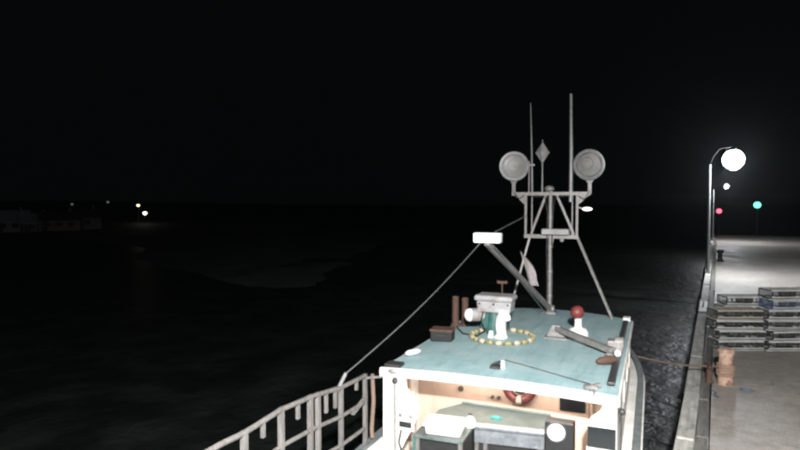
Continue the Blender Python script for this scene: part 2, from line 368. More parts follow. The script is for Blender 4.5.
# signal lights at the wharf end
def signal(name, label, x, y, h, lens, r):
    t = thing(name, label, 'signal light', (x, y, 0))
    MB().tube([(0, 0, .05), (0, 0, h - r * 1.1)], [.06, .04], 10).build('post', 'black', t, True)
    MB().lathe([(.22, 0), (.22, .05), (.1, .07)], 12).build('foot', 'polemetal', t)
    MB().lathe([(r * .25, -r * 1.2), (r * .45, -r * .93), (r * .4, -r * .88)], 16, (0, 0, h)).build('cup', 'darkmetal', t, True)
    MB().ball((0, 0, h), r, 16, 10).build('lens', lens, t, True)
    MB().lathe([(r * .35, r * .9), (r * .35, r * 1.0), (.05, r * 1.2)], 16, (0, 0, h)).build('cap', 'darkmetal', t, True)
signal('red_signal_light', 'small red signal light on a post under the far lamp', .79, 92, 3.54, 'redlens', .34)
signal('green_signal_light', 'green signal light on a post at the far wharf end', 5.3, 92, 4.38, 'greenlens', .44)

# ------------------------------------------------------------------ the fishing boat (local: x starboard, y ahead, z above water; roof's aft edge at y = 0)
BO = Vector((-2.359, 8.279, WZ)); BR = R(5.1)
BM = Matrix.Translation(BO) @ Matrix.Rotation(BR, 4, 'Z')
def B(x, y, z): return BM @ Vector((x, y, z))
def on_boat(name, label, cat, x, y, z, rz=0.0, group=None): return thing(name, label, cat, B(x, y, z), BR + rz, group)

boat = thing('fishing_boat', 'lobster boat with teal wheelhouse roof and tall mast moored along the wharf', 'boat', BO, BR)
RZ = 3.6
def hb(y):      # half beam at the gunwale
    if y <= 4.6: return 2.06
    t = (y - 4.6) / 5.6
    return max(.03, 2.06 * (1 - t ** 2.3))
def gz(y):      # sheer line
    return 2.28 + .0035 * max(0, y + 1) ** 2.1 + .004 * min(0, y + 1) ** 2 * 0
def hull_mesh():
    ys = [-5.2, -4, -2, 0, 2, 3.5, 4.6, 5.6, 6.6, 7.5, 8.3, 9.0, 9.6, 10.0, 10.2]
    mb = MB(); rows = []
    for y in ys:
        b = hb(y); g = gz(y); k = min(1, max(0, (y - 5) / 5.2))
        sec = [(b, g), (b * (1 - .05 - .25 * k), g * .55), (b * (.90 - .42 * k), .25), (b * (.82 - .5 * k), -.15), (b * .35 * (1 - k), -.6 + .25 * k), (0.02, -.75 + .4 * k)]
        rows.append([(x, y, z) for x, z in sec] + [(-x, y, z) for x, z in reversed(sec)])
    n = len(rows[0]); vs = [p for r in rows for p in r]
    fs = [(i * n + j, i * n + j + 1, (i + 1) * n + j + 1, (i + 1) * n + j) for i in range(len(ys) - 1) for j in range(n - 1)]
    fs.append(tuple(range(n)))
    return mb.add(vs, fs), ys
hm, ys = hull_mesh()
hull = hm.build('hull', 'hull', boat, True)
def strip(x_in, x_out, z0, z1, side, y_max=10.1, y_min=-5.2):
    mb = MB(); yy = [v for v in np.linspace(y_min, y_max, 40)]; vs = []
    for y in yy:
        b = hb(y); g = gz(y); o = max(.05, b + x_out); i = max(.02, b + x_in)
        vs += [(side * i, y, g + z0), (side * o, y, g + z0), (side * o, y, g + z1), (side * i, y, g + z1)]
    fs = [(a * 4 + j, a * 4 + (j + 1) % 4, (a + 1) * 4 + (j + 1) % 4, (a + 1) * 4 + j) for a in range(len(yy) - 1) for j in range(4)]
    fs += [(0, 1, 2, 3), (len(yy) * 4 - 1, len(yy) * 4 - 2, len(yy) * 4 - 3, len(yy) * 4 - 4)]
    return mb.add(vs, fs)
for s in (1, -1):
    strip(-.09, .03, 0.002, .05, s).build('gunwale_cap', 'gunwale', hull)
    strip(.004, .055, -.16, -.05, s).build('rub_rail', 'white', hull)
    strip(-.06, -.045, -.9, 0, s, 5.0).build('bulwark_lining', 'white', hull)
MB().box(-2.0, 2.0, -5.15, .80, 1.30, 1.35).build('work_deck', 'deck', boat)
mb = MB(); yy = np.linspace(4.9, 10.0, 14); vs = []
for y in yy: vs += [(-max(.02, hb(y) - .05), y, gz(y) - .06), (max(.02, hb(y) - .05), y, gz(y) - .06)]
mb.add(vs, [(i * 2, i * 2 + 1, i * 2 + 3, i * 2 + 2) for i in range(len(yy) - 1)]).build('foredeck', 'white', boat)
for s in (1, -1):
    strip(-.257, -.092, -.10, -.05, s, 5.0, .0).build('side_deck', 'white', boat)

# wheelhouse roof: cambered slab, rounded front
def roof_pt(u, v, top=True):
    x = -1.8 + 3.6 * u; yf = 5.82 + .42 * (1 - (x / 1.8) ** 2)
    return (x, v * yf, RZ - .03 + .05 * (1 - (x / 1.8) ** 2) - (0 if top else .10))
mb = MB(); nu, nv = 18, 16; vs = []; fs = []
for top in (True, False):
    vs += [roof_pt(i / nu, j / nv, top) for j in range(nv + 1) for i in range(nu + 1)]
K = (nu + 1) * (nv + 1)
for l in (0, 1):
    fs += [tuple(l * K + q for q in (j * (nu + 1) + i, j * (nu + 1) + i + 1, (j + 1) * (nu + 1) + i + 1, (j + 1) * (nu + 1) + i)) for j in range(nv) for i in range(nu)]
edge = [i for i in range(nu + 1)] + [(j) * (nu + 1) + nu for j in range(1, nv + 1)] + [nv * (nu + 1) + i for i in range(nu - 1, -1, -1)] + [j * (nu + 1) for j in range(nv - 1, 0, -1)]
fs += [(edge[i], edge[(i + 1) % len(edge)], edge[(i + 1) % len(edge)] + K, edge[i] + K) for i in range(len(edge))]
roof = mb.add(vs, fs).build('roof', 'roof', boat, True)
# fascias
mb = MB(); pts = np.linspace(-1.83, 1.83, 13)
vs = []
for x in pts:
    zt = RZ - .02 + .05 * (1 - (x / 1.83) ** 2) + .006
    vs += [(x, -.045, zt - .145), (x, -.003, zt - .145), (x, -.003, zt), (x, -.045, zt)]
fs = [(a * 4 + j, a * 4 + (j + 1) % 4, (a + 1) * 4 + (j + 1) % 4, (a + 1) * 4 + j) for a in range(12) for j in range(4)] + [(0, 1, 2, 3), (51, 50, 49, 48)]
mb.add(vs, fs).build('aft_fascia', 'white', roof)
for s in (1, -1):
    MB().box(min(s * 1.803, s * 1.84), max(s * 1.803, s * 1.84), -.04, 5.8, RZ - .15, RZ - .046).build('side_fascia', 'white', roof)
MB().box(1.64, 1.75, .40, 5.35, RZ + .0, RZ + .05).build('roof_plank', 'darkmetal', roof, bevel=.01)
MB().box(-1.79, -1.52, .03, .26, RZ - .02, RZ + .035).build('corner_plate', 'darkmetal', roof, bevel=.01)
MB().box(1.62, 1.78, 5.50, 5.76, RZ - .01, RZ + .07).build('corner_block', 'plastic', roof, bevel=.02)
MB().tube([(-.02, 1.04, RZ + .035), (.5, .78, RZ + .03), (1.0, .52, RZ + .02), (1.41, .31, RZ + .02), (1.45, -.06, RZ - .01)], .011, 6).build('roof_cable', 'wire', roof, True)
mb = MB(); mb.box(1.34, 1.54, .10, .17, RZ, RZ + .05); mb.bar((1.36, .05, RZ + .03), (1.56, .22, RZ + .05), .05); mb.tube([(1.48, .1, RZ), (1.5, -.07, RZ - .02)], .025)
mb.build('cable_clamp', 'galv', roof)
MB().ball((-1.60, -.06, RZ - .05), .05, 10, 6, (1.7, .5, .8)).build('fascia_fitting', 'galv', roof, True)
mb = MB(); mb.box(-.14, .02, .48, .60, RZ + .02, RZ + .06); mb.tube([(-.12, .54, RZ + .06), (-.06, .53, RZ + .10), (.02, .52, RZ + .14)], .022, 8); mb.build('roof_bracket', 'darkmetal', roof)
MB().box(.04, .09, .50, .56, RZ + .03, RZ + .16).build('bracket_tab', 'plastic', roof)
# roof seams (raised battens under the paint)
for x in (-.9, 0, .9):
    mb = MB(); vs = []
    for j in range(13):
        p = roof_pt((x + 1.8) / 3.6, .02 + .95 * j / 12); vs += [(p[0] - .02, p[1], p[2] - .003), (p[0] + .02, p[1], p[2] - .003), (p[0] + .014, p[1], p[2] + .004), (p[0] - .014, p[1], p[2] + .004)]
    mb.add(vs, [(a * 4 + j, a * 4 + (j + 1) % 4, (a + 1) * 4 + (j + 1) % 4, (a + 1) * 4 + j) for a in range(12) for j in range(4)]).build('roof_seam', 'roof', roof)

# wheelhouse walls
ZT = RZ - .135
def side_wall(s):
    x0, x1 = (1.74, 1.80) if s > 0 else (-1.80, -1.74)
    w = MB()
    wins = [(1.5, 2.5), (2.75, 3.75), (4.0, 4.9)]; zs, ze = 2.72, 3.28
    w.box(x0, x1, .062, 5.3, 1.36, zs); w.box(x0, x1, .062, 5.3, ze, ZT)
    ed = [.062] + [v for q in wins for v in q] + [5.3]
    for i in range(0, len(ed), 2): w.box(x0, x1, ed[i], ed[i + 1], zs + .0005, ze - .0005)
    o = w.build('side_wall', 'white', boat)
    for a, b in wins:
        MB().box(x0 + .02, x1 - .02, a - .01, b + .01, zs - .01, ze + .01).build('window_pane', 'glass', o)
    return o
wl = side_wall(-1); wr = side_wall(1)
fw = MB(); fw.box(-1.74, 1.74, 5.302, 5.36, 1.9, 2.75); fw.box(-1.74, 1.74, 5.302, 5.36, 3.32, ZT)
for a, b in ((-1.74, -1.62), (-.64, -.54), (.54, .64), (1.62, 1.74)): fw.box(a, b, 5.302, 5.36, 2.7505, 3.3195)
fw = fw.build('front_wall', 'white', boat)
for a, b in ((-1.62, -.64), (-.54, .54), (.64, 1.62)): MB().box(a - .01, b + .01, 5.32, 5.34, 2.74, 3.33).build('window_pane', 'glass', fw)
# port corner post, starboard corner panel: roof's shadow edge shaped into their slanted outlines
P2 = dict(o=(0, .06, 0), u=(1, 0, 0), v=(0, 0, 1), w=(0, -1, 0))
MB().prism([(-1.8, 1.36), (-1.56, 1.36), (-1.50, 2.2), (-1.40, 2.42), (-1.30, 2.6), (-1.20, 2.82), (-1.17, 3.0), (-1.24, 3.14), (-1.38, 3.26), (-1.44, ZT), (-1.8, ZT)], .055, **P2).build('port_corner_post', 'white', boat, bevel=.008)
MB().prism([(1.8, 3.10), (1.8, ZT), (1.63, ZT), (1.58, 3.34), (1.45, 3.22), (1.40, 3.10)], .055, **P2).build('starboard_corner_panel', 'white', boat, bevel=.008)
MB().box(1.40, 1.80, .005, .06, 1.36, 2.80).build('starboard_lower_panel', 'white', boat)
MB().box(1.41, 1.79, .015, .045, 2.801, 3.099).build('starboard_aft_window', 'glass', boat)
MB().tube([(-1.575, -.02, 3.38), (-1.575, -.02, 2.6), (-1.57, -.02, 1.5)], .022, 8).build('port_conduit', 'galv', boat, True)
MB().ball((-1.575, -.02, 3.39), .05, 10, 6).build('conduit_box', 'darkmetal', boat, True)
sb = MB(); sb.tube([(1.85, .15, 3.30), (1.85, .15, 2.6)], .012, 6); sb.ball((1.86, .15, 3.32), .05, 8, 6); sb.build('starboard_hook_line', 'darkmetal', boat, True)
# control panel on the port corner post
cp = MB().box(-1.50, -1.24, -.03, .003, 2.60, 2.95).build('control_panel', 'white', boat, bevel=.015)
for x in (-1.46, -1.28): MB().lathe([(.035, 0), (.035, .03), (.02, .04)], 10, (x, -.03, 2.86), (0, -1, 0)).build('knob', 'galv', cp, True)
MB().box(-1.49, -1.28, -.045, -.031, 2.66, 2.75).build('dark_display', 'glass', cp)
MB().tube([(-1.46, -.03, 2.6), (-1.5, -.03, 2.4), (-1.44, -.02, 2.2)], .018, 6).build('panel_cable', 'darkmetal', cp, True)

# aft bulkhead, door and fittings, set well back under the roof overhang
BY = 1.42
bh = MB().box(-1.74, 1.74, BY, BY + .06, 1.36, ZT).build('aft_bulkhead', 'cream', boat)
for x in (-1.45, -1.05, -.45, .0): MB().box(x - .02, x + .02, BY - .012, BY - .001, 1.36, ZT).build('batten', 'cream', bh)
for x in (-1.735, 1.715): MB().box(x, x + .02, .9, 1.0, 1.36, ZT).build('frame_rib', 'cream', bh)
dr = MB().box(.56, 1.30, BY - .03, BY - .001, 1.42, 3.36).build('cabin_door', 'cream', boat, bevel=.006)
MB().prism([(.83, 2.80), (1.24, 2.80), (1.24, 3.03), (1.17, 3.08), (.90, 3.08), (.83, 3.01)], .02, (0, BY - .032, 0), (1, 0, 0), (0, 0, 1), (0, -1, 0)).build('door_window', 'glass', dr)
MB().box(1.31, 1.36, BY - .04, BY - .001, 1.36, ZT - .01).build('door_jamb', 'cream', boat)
hr = MB().box(-.72, -.20, BY - .016, BY - .002, 2.845, 2.868).build('hook_rail', 'cream', boat)
for x in (-.32, -.21): MB().lathe([(.032, 0), (.032, .05)], 10, (x, BY - .017, 2.86), (0, -1, 0)).build('hook', 'darkmetal', hr)
MB().lathe([(.05, 0), (.045, .04)], 12, (-.91, BY - .013, 2.93), (0, -1, 0)).build('round_knob', 'darkmetal', boat, True)
lt = MB().box(-1.3, 1.3, .66, .78, ZT - .035, ZT + .03).build('cabin_lamp_housing', 'plastic', boat)
MB().tube([(-1.2, .72, ZT - .055), (1.2, .72, ZT - .055)], .018, 10).build('cabin_lamp_tube', 'tube', lt)

# mast on the forward roof
MY = 5.75
ms = MB(); ms.tube([(-.05, MY, RZ), (-.05, MY, 6.64)], [.06, .05], 14); ms.ball((-.08, MY, 6.62), .10, 12, 8, (1.2, 1, .8))
mast = ms.build('mast', 'galv', boat, True)
MB().box(-.22, .12, MY - .16, MY + .16, RZ - .02, RZ + .06).build('mast_step', 'galv', mast, bevel=.01)
MB().bar((-.98, MY, 6.50), (.87, MY, 6.50), .08, .08).build('crosstree', 'galv', mast)
MB().bar((-.67, MY, 5.47), (.60, MY, 5.47), .07, .09).build('lower_crossbar', 'galv', mast)
for a, b, w in (((-.64, MY, 5.5), (-.64, MY, 6.47), .05), ((-.49, MY, 5.5), (-.49, MY, 6.47), .025), ((.57, MY, 5.5), (.57, MY, 6.47), .05), ((.46, MY, 5.5), (.46, MY, 6.47), .025)):
    MB().bar(a, b, w).build('upright', 'galv', mast)
for a, b in (((-.16, MY, 6.46), (-.50, MY, 5.53)), ((.10, MY, 6.46), (.50, MY, 5.53))): MB().bar(a, b, .05).build('diagonal_brace', 'galv', mast)
for s, x in ((1, .60), (-1, -.67)):
    MB().prism([(0, 0), (s * .24, 0), (0, -.22)], .03, (x, MY - .015, 6.46), (1, 0, 0), (0, 0, 1), (0, 1, 0)).build('gusset', 'galv', mast)
MB().bar((.58, MY, 5.47), (1.40, MY - .15, RZ), .055).build('strut', 'galv', mast)
MB().bar((-.54, MY, 5.45), (-1.0, MY - .1, RZ), .045).build('strut', 'galv', mast)
MB().bar((-.05, MY, 5.1), (.02, MY, 5.45), .05).build('knee_brace', 'galv', mast)
MB().box(-.23, .41, MY - .2, MY + .1, 5.52, 5.66).build('equipment_box', 'radar', mast, bevel=.02)
MB().lathe([(.03, 0), (.06, -.04), (.03, -.08)], 10, (.23, MY - .05, 5.43)).build('downlight', 'radar', mast, True)
MB().tube([(.42, MY, 6.3), (.42, MY, 7.6), (.40, MY, 8.85)], [.05, .042, .03], 10).build('whip_antenna', 'alu', boat, True)
MB().tube([(-.49, MY, 6.5), (-.51, MY, 7.6), (-.545, MY, 8.7)], [.028, .02, .012], 8).build('whip_antenna', 'alu', boat, True)
MB().tube([(-.58, MY + .05, 6.5), (-.58, MY + .05, 7.3)], .018, 8).build('whip_antenna', 'alu', boat, True)
rr_ = MB().tube([(-.25, MY, 6.5), (-.25, MY, 7.80)], [.024, .012], 8).build('reflector_rod', 'alu', boat, True)
MB().lathe([(.012, -.24), (.17, 0), (.012, .24)], 4, (-.25, MY, 7.49)).build('radar_reflector', 'radar', rr_)
def searchlight(x, z, tilt, arm):
    ax = Vector((.30 + tilt, -1, -.08)).normalized()
    c = Vector((x, MY - .04, z))
    o = MB().lathe([(.10, -.22), (.24, -.16), (.33, -.02), (.345, .06), (.335, .085), (.30, .09)], 24, c, ax).build('searchlight', 'galv', boat, True)
    MB().lathe([(.30, .0), (.26, .095), (.12, .115), (.02, .12)], 24, c, ax).build('lens', 'lens', o, True)
    MB().lathe([(.345, .05), (.36, .06), (.36, .10), (.335, .105), (.325, .09)], 24, c, ax).build('rim', 'alu', o, True)
    MB().lathe([(.14, .112), (.13, .135), (.05, .14)], 18, c - ax * .0 + Vector((-.03, 0, .03)), ax).build('bulb_shield', 'galv', o, True)
    y = MB(); y.bar((x, MY, 6.5), (x, MY, z - .33), .075); y.prism([(-.17, .17), (.17, .17), (.05, -.04), (-.05, -.04)], .04, (x, MY - .02, z - .38), (1, 0, 0), (0, 0, 1), (0, 1, 0))
    y.build('yoke', 'galv', o)
    if arm: MB().bar((x + .33, MY, z + .02), (x + .5, MY, z + .02), .05).build('side_arm', 'galv', o)
searchlight(-.94, 7.18, .1, True); searchlight(.85, 7.17, -.45, False)
so = MB(); so.box(.70, .88, MY - .06, MY + .06, 6.10, 6.17); so = so.build('steaming_light', 'darkmetal', boat)
MB().bar((.58, MY, 6.17), (.72, MY, 6.15), .03).build('bracket', 'galv', so)
MB().ball((.80, MY - .03, 6.135), .095, 14, 8, (1.2, .9, .45)).build('lens', 'steam', so, True)
for k, (x0, rr) in enumerate(((-.115, .012), (.015, .010))):
    MB().tube([(x0, MY - .06, RZ + .05), (x0 + .01, MY - .065, 4.4), (x0 - .012, MY - .062, 5.2), (x0 + .008, MY - .06, 6.0), (x0 - .05 + .1 * k, MY - .07, 6.42), (-.5 + .9 * k, MY - .06, 6.44)], rr, 6).build('mast_cable', 'black', mast, True)
for z in (4.0, 4.6, 5.2, 5.9):
    MB().lathe([(.075, 0), (.078, .03), (.075, .05)], 12, (-.05, MY, z)).build('cable_clamp', 'alu', mast)
MB().tube([(-.94, MY - .03, 6.56), (-.80, MY - .10, 6.38), (-.66, MY - .05, 6.46)], .012, 6).build('lamp_lead', 'black', mast, True)
MB().tube([(.85, MY - .03, 6.56), (.74, MY - .10, 6.36), (.60, MY - .05, 6.44)], .012, 6).build('lamp_lead', 'black', mast, True)
# limp flag on the port strut
mb = MB(); vs = []; nx, nz = 6, 10
for j in range(nz + 1):
    for i in range(nx + 1):
        t = j / nz; s = i / nx; wd = .10 + .15 * math.sin(min(1, t * 1.3) * 2.2)
        vs.append((-.76 + .24 * t + s * wd, MY - .06 + .03 * math.sin(s * 7 + t * 3) , 5.10 - .84 * t - .12 * s * (1 - t)))
mb.add(vs, [(j * (nx + 1) + i, j * (nx + 1) + i + 1, (j + 1) * (nx + 1) + i + 1, (j + 1) * (nx + 1) + i) for j in range(nz) for i in range(nx)])
fl = mb.build('flag', 'flagcloth', boat, True); sm = fl.modifiers.new('thick', 'SOLIDIFY'); sm.thickness = .008

# boom swung aft with the work light at its tip
TIP = Vector((-.70, 2.35, 5.50))
bm_ = MB(); bm_.bar((0, MY - .12, RZ + .12), TIP, .10, .10); boom = bm_.build('boom', 'galv', boat, bevel=.012)
MB().tube([(-.06, MY - .5, RZ + .10), (-.35, 4.2, 4.45), TIP + Vector((.12, .1, -.08))], .014, 6).build('boom_line', 'wire', boom, True)
MB().lathe([(.09, 0), (.09, .16)], 12, (-.08, MY - .12, RZ + .14), (1, 0, 0)).build('gooseneck', 'galv', boom)
wk = MB(); wk.box(TIP.x - .27, TIP.x + .27, TIP.y - .02, TIP.y + .16, TIP.z + .0, TIP.z + .20); wk = wk.build('work_light', 'plastic', boat, bevel=.03)
MB().box(TIP.x - .25, TIP.x + .25, TIP.y - .05, TIP.y - .021, TIP.z + .015, TIP.z + .185).build('lens', 'led', wk, bevel=.012)
MB().bar(TIP, TIP + Vector((0, .06, .06)), .08).build('bracket', 'galv', wk)
MB().tube([TIP + Vector((.14, .12, .22)), (-.70, MY, 5.93)], .013, 6).build('topping_lift', 'wire', boat, True)
a = TIP + Vector((-.12, .05, .02)); b = Vector((-2.05, -.80, 3.66)); pts = [a.lerp(b, t) - Vector((0, 0, .10 * math.sin(math.pi * t))) for t in np.linspace(0, 1, 14)]
MB().tube(pts, .011, 6).build('guy_wire', 'wire', boat, True)
tb = MB(); tb.tube([b, (-2.06, -.93, 3.55), (-2.06, -1.05, 3.47)], .028, 8); tb.build('turnbuckle', 'alu', boat, True)

# radar group inside the float ring
ped = MB(); ped.tube([(-.72, 3.05, RZ), (-.72, 3.05, 4.1)], [.17, .13], 14); ped.box(-.98, -.45, 2.95, 3.25, 3.72, 4.02)
rad = ped.build('radar_pedestal', 'teal', boat, True)
MB().prism([(-1.02, 4.06), (-.36, 4.06), (-.335, 4.29), (-1.05, 4.29)], .42, (0, 2.85, 0), (1, 0, 0), (0, 0, 1), (0, 1, 0)).build('scanner_case', 'radar', rad, bevel=.03)
MB().box(-1.09, -.30, 2.80, 3.32, 4.291, 4.41).build('scanner_lid', 'radar', rad, bevel=.05)
MB().tube([(-1.18, 2.86, 3.99), (-1.06, 2.98, 3.98), (-.88, 3.08, 3.97)], [.135, .14, .09], 16).build('horn_body', 'radar', rad, True)
MB().ball((-1.19, 2.84, 3.99), .135, 14, 8, (.8, .6, 1)).build('horn_face', 'plastic', rad, True)
MB().tube([(-.50, 2.72, RZ), (-.49, 2.72, 3.68), (-.52, 2.74, 3.85), (-.50, 2.72, 3.98), (-.42, 2.68, 4.07)], [.15, .10, .105, .115, .14], 16).build('cowl_vent', 'plastic', boat, True)
MB().tube([(-.70, 2.66, RZ), (-.69, 2.68, 3.74)], [.06, .04], 10).build('vent_stub', 'plastic', boat, True)
tt = MB(); tt.tube([(-.60, 3.2, 4.4), (-.60, 3.2, 4.62)], .015, 6); tt.box(-.69, -.51, 3.17, 3.23, 4.62, 4.67); tt.ball((-.68, 3.2, 4.65), .035, 8, 6); tt.ball((-.52, 3.2, 4.65), .035, 8, 6)
tt.build('wind_sensor', 'rust', rad)
for x in (-.98, -.69, -.40): MB().lathe([(.022, 0), (.022, .015), (.012, .02)], 8, (x, 2.848, 4.24), (0, -1, 0)).build('bolt', 'rust', rad)
MB().tube([(-.9, 2.84, 4.08), (-.93, 2.80, 3.9), (-.86, 2.82, 3.7), (-.95, 2.6, RZ + .03), (-1.3, 2.75, RZ + .02), (-1.6, 3.3, RZ + .01)], .014, 6).build('radar_cable', 'black', rad, True)
# rusty exhaust pipes on the port edge
for x, y, z in ((-1.70, 3.5, 4.24), (-1.52, 3.62, 4.20)):
    o = MB().lathe([(.075, RZ - .02), (.075, z), (.06, z), (.06, z - .1)], 14, (x, y, 0)).build('exhaust_pipe', 'rust', boat, True)
    MB().lathe([(.10, RZ), (.10, RZ + .05)], 14, (x, y, 0)).build('flange', 'rust', o)
# white mushroom base with red ball
gb = MB().lathe([(.20, 0), (.20, .10), (.16, .16), (.075, .20), (.065, .36), (.08, .38)], 20, (.88, 3.45, RZ)).build('antenna_base', 'plastic', boat, True)
MB().ball((.86, 3.45, RZ + .49), .135, 16, 10).build('red_ball', 'redball', gb, True)
# davit arm lying on its stand
da = MB(); da.bar((.48, 3.22, RZ + .19), (1.62, 2.12, RZ + .10), .13, .10); da = da.build('davit_arm', 'galv', boat, bevel=.015)
stt = MB(); stt.prism([(-.20, 0), (.20, 0), (.07, .26), (-.07, .26)], .10, (.50, 3.14, RZ), (1, 0, 0), (0, 0, 1), (0, 1, 0)); stt.box(.28, .72, 3.0, 3.4, RZ - .0, RZ + .035); stt.build('stand', 'galv', da)
hk = MB(); hk.tube([(1.40, 1.50, RZ + .045), (1.46, 1.53, RZ + .06), (1.60, 1.60, RZ + .075), (1.66, 1.66, RZ + .08)], [.03, .062, .075, .05], 12).build('hauler_block', 'rust', da, True)
MB().lathe([(.07, -.05), (.085, 0), (.07, .05)], 14, (1.585, 1.68, RZ + .10), (.8, .4, .2)).build('sheave', 'galv', da, True)
gbk = MB(); gbk.box(1.50, 1.76, 2.35, 2.62, RZ, RZ + .22); gbk.lathe([(.12, 0), (.12, .16)], 14, (1.62, 2.48, RZ + .16), (1, 0, 0)); gbk.build('winch_head', 'galv', da, bevel=.015)
MB().ball((1.70, 1.98, RZ + .10), .06, 10, 8).build('end_cap', 'plastic', da, True)
MB().bar((1.60, 2.15, RZ + .06), (1.53, 1.60, RZ + .06), .06).build('arm_fork', 'galv', da)
MB().box(-1.76, -1.50, .62, .75, 1.36, 1.7).build('deck_locker', 'white', boat)

# trap rack along the port gunwale
TOP = [(-.15, 3.45), (-.95, 3.49), (-1.75, 3.60), (-2.48, 3.655), (-3.2, 3.62), (-3.57, 3.64), (-4.6, 3.64)]
def top_z(y): return float(np.interp(-y, [-a for a, _ in TOP], [b for _, b in TOP]))
XR = -2.05
rack = MB().tube([(XR, y, z) for y, z in TOP], .034, 8).build('trap_rack', 'rackwood', boat, True)
for dz in (.43, .86):
    MB().tube([(XR, y, z - dz * (1 + .03 * i)) for i, (y, z) in enumerate(TOP)], .03, 8).build('rack_rail', 'rackwood', rack, True)
for y, w in ((-.15, .07), (-.95, .07), (-1.60, .075), (-1.80, .08), (-2.48, .08), (-3.2, .085), (-4.5, .085)):
    MB().box(XR - .03, XR + .03, y - w / 2, y + w / 2, 2.30, top_z(y) + .03).build('rack_post', 'rackwood', rack, bevel=.006)
for y, l in ((-.45, .16), (-1.12, .28), (-1.38, .30), (-2.1, .22), (-2.85, .2)):
    MB().box(XR - .02, XR + .02, y - .025, y + .025, top_z(y) - l, top_z(y) - .02).build('rack_stub', 'rackwood', rack)
MB().bar((XR, -.17, 3.42), (-1.80, .03, 3.42), .035).build('rack_tie', 'rackwood', rack)
MB().tube([(-1.98, -.02, 3.45), (-1.96, -.02, 3.0), (-1.99, -.03, 2.55), (-1.97, -.05, 2.4)], .035, 8).build('hanging_rope', 'rope', rack, True)
MB().bar((XR + .02, -.2, 3.1), (XR + .02, -.62, 2.98), .06, .04).build('rack_board', 'rackwood', rack)

# ------------------------------------------------------------------ loose things on the boat
fr = on_boat('float_string', 'ring of pale and yellow net floats laid flat around the radar pedestal', 'float ring', -.47, 2.68, RZ + .045)
NF = 22
MB().tube([(.60 * math.cos(t), .62 * math.sin(t), 0) for t in np.linspace(0, 2 * math.pi, 49)[:-1]], .022, 6, True).build('rope', 'rope', fr, True)
for i in range(NF):
    t = 2 * math.pi * i / NF; d = Vector((-math.sin(t), math.cos(t), 0)); c = Vector((.60 * math.cos(t), .62 * math.sin(t), .012))
    MB().tube([c - d * .06, c - d * .03, c + d * .03, c + d * .06], [.028, .05, .05, .028], 10).build('float', 'palefloat' if i % 2 else 'yellow', fr, True)
cr = on_boat('dark_crate', 'small dark box with reddish lid on the port roof edge', 'box', -1.52, 2.15, RZ - .005, .1)
MB().box(-.21, .21, -.16, .16, 0, .19).build('box_body', 'black', cr, bevel=.015); MB().box(-.225, .225, -.175, .175, .191, .23).build('lid', 'rust', cr, bevel=.01); MB().bar((-.1, -.18, .12), (.1, -.18, .12), .02).build('handle', 'darkmetal', cr)
fl_ = MB().tube([(-.13, -.08, 0), (-.08, -.05, 0), (.08, .05, 0), (.13, .08, 0)], [.025, .05, .05, .025], 12).build('white_float', 'plastic', None, True)
fl_.location = B(-1.62, .86, RZ + .045); fl_.rotation_euler = (0, 0, BR + .5); tag(fl_, 'oblong white float lying on the port aft roof corner', 'float')
lr = on_boat('life_ring', 'red life ring with pale bands hanging on the cabin bulkhead', 'life ring', .16, BY - .08, 3.10)
def ring_part(t0, t1, r=.075, n=10): return MB().tube([(.215 * math.cos(t), 0, .215 * math.sin(t)) for t in np.linspace(t0, t1, n)], r, 12)
for q in range(4):
    a0 = q * math.pi / 2 + .2
    ring_part(a0, a0 + 1.17).build('red_section', 'red', lr, True); ring_part(a0 + 1.175, a0 + 1.566, .077, 6).build('band', 'cream', lr, True)
MB().lathe([(.13, .05), (.13, .055)], 20, (0, 0, 0), (0, 1, 0)).build('backing_disc', 'black', lr)
TZ = 1.33
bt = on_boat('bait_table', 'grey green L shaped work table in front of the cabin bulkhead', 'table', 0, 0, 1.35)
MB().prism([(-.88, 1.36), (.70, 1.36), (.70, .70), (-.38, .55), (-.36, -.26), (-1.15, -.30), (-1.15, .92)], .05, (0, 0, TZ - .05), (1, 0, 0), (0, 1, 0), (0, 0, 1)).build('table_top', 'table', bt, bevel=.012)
MB().tube([(-.40, .53, TZ - .045), (.70, .68, TZ - .045)], .06, 14).build('rolled_lip', 'steelgrey', bt, True)
MB().prism([(-.39, .50), (.70, .65), (.70, .70), (-.39, .55)], .22, (0, 0, TZ - .30), (1, 0, 0), (0, 1, 0), (0, 0, 1)).build('apron', 'steelgrey', bt)
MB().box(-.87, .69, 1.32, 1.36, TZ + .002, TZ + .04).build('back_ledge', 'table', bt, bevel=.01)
MB().prism([(-1.15, -.30), (-1.11, -.30), (-1.11, .90), (-1.15, .90)], .55, (0, 0, TZ - .602), (1, 0, 0), (0, 1, 0), (0, 0, 1)).build('side_panel', 'teal', bt)
MB().prism([(-1.10, -.20), (-.42, -.16), (-.42, .60), (.66, .76), (.66, .80), (-.46, .64), (-.46, -.12), (-1.10, -.16)], 1.2, (0, 0, .06), (1, 0, 0), (0, 1, 0), (0, 0, 1)).build('under_table_shade', 'black', bt)  # added black sheet stands for the shade under the table
for x, y in ((-.36, .55), (-.22, .57), (.64, .68), (.64, 1.3), (-.8, 1.28), (-1.08, -.25), (-.40, -.22)): MB().box(x - .03, x + .03, y - .03, y + .03, 0, TZ - .051).build('leg', 'rackwood', bt)
TT = 1.35 + TZ + .002
tk = MB(); tk.prism([(-.09, -.03), (.06, -.05), (.10, .02), (.0, .05), (-.08, .03)], .035, (0, 0, 0), (1, 0, 0), (0, 1, 0), (0, 0, 1)); tk.ball((0, 0, .03), .05, 8, 6, (1.3, .8, .5))
o = tk.build('green_glove', 'glove'); o.location = B(-.12, .84, TT); o.rotation_euler = (0, 0, BR); tag(o, 'small crumpled green glove lying on the grey work table', 'glove')
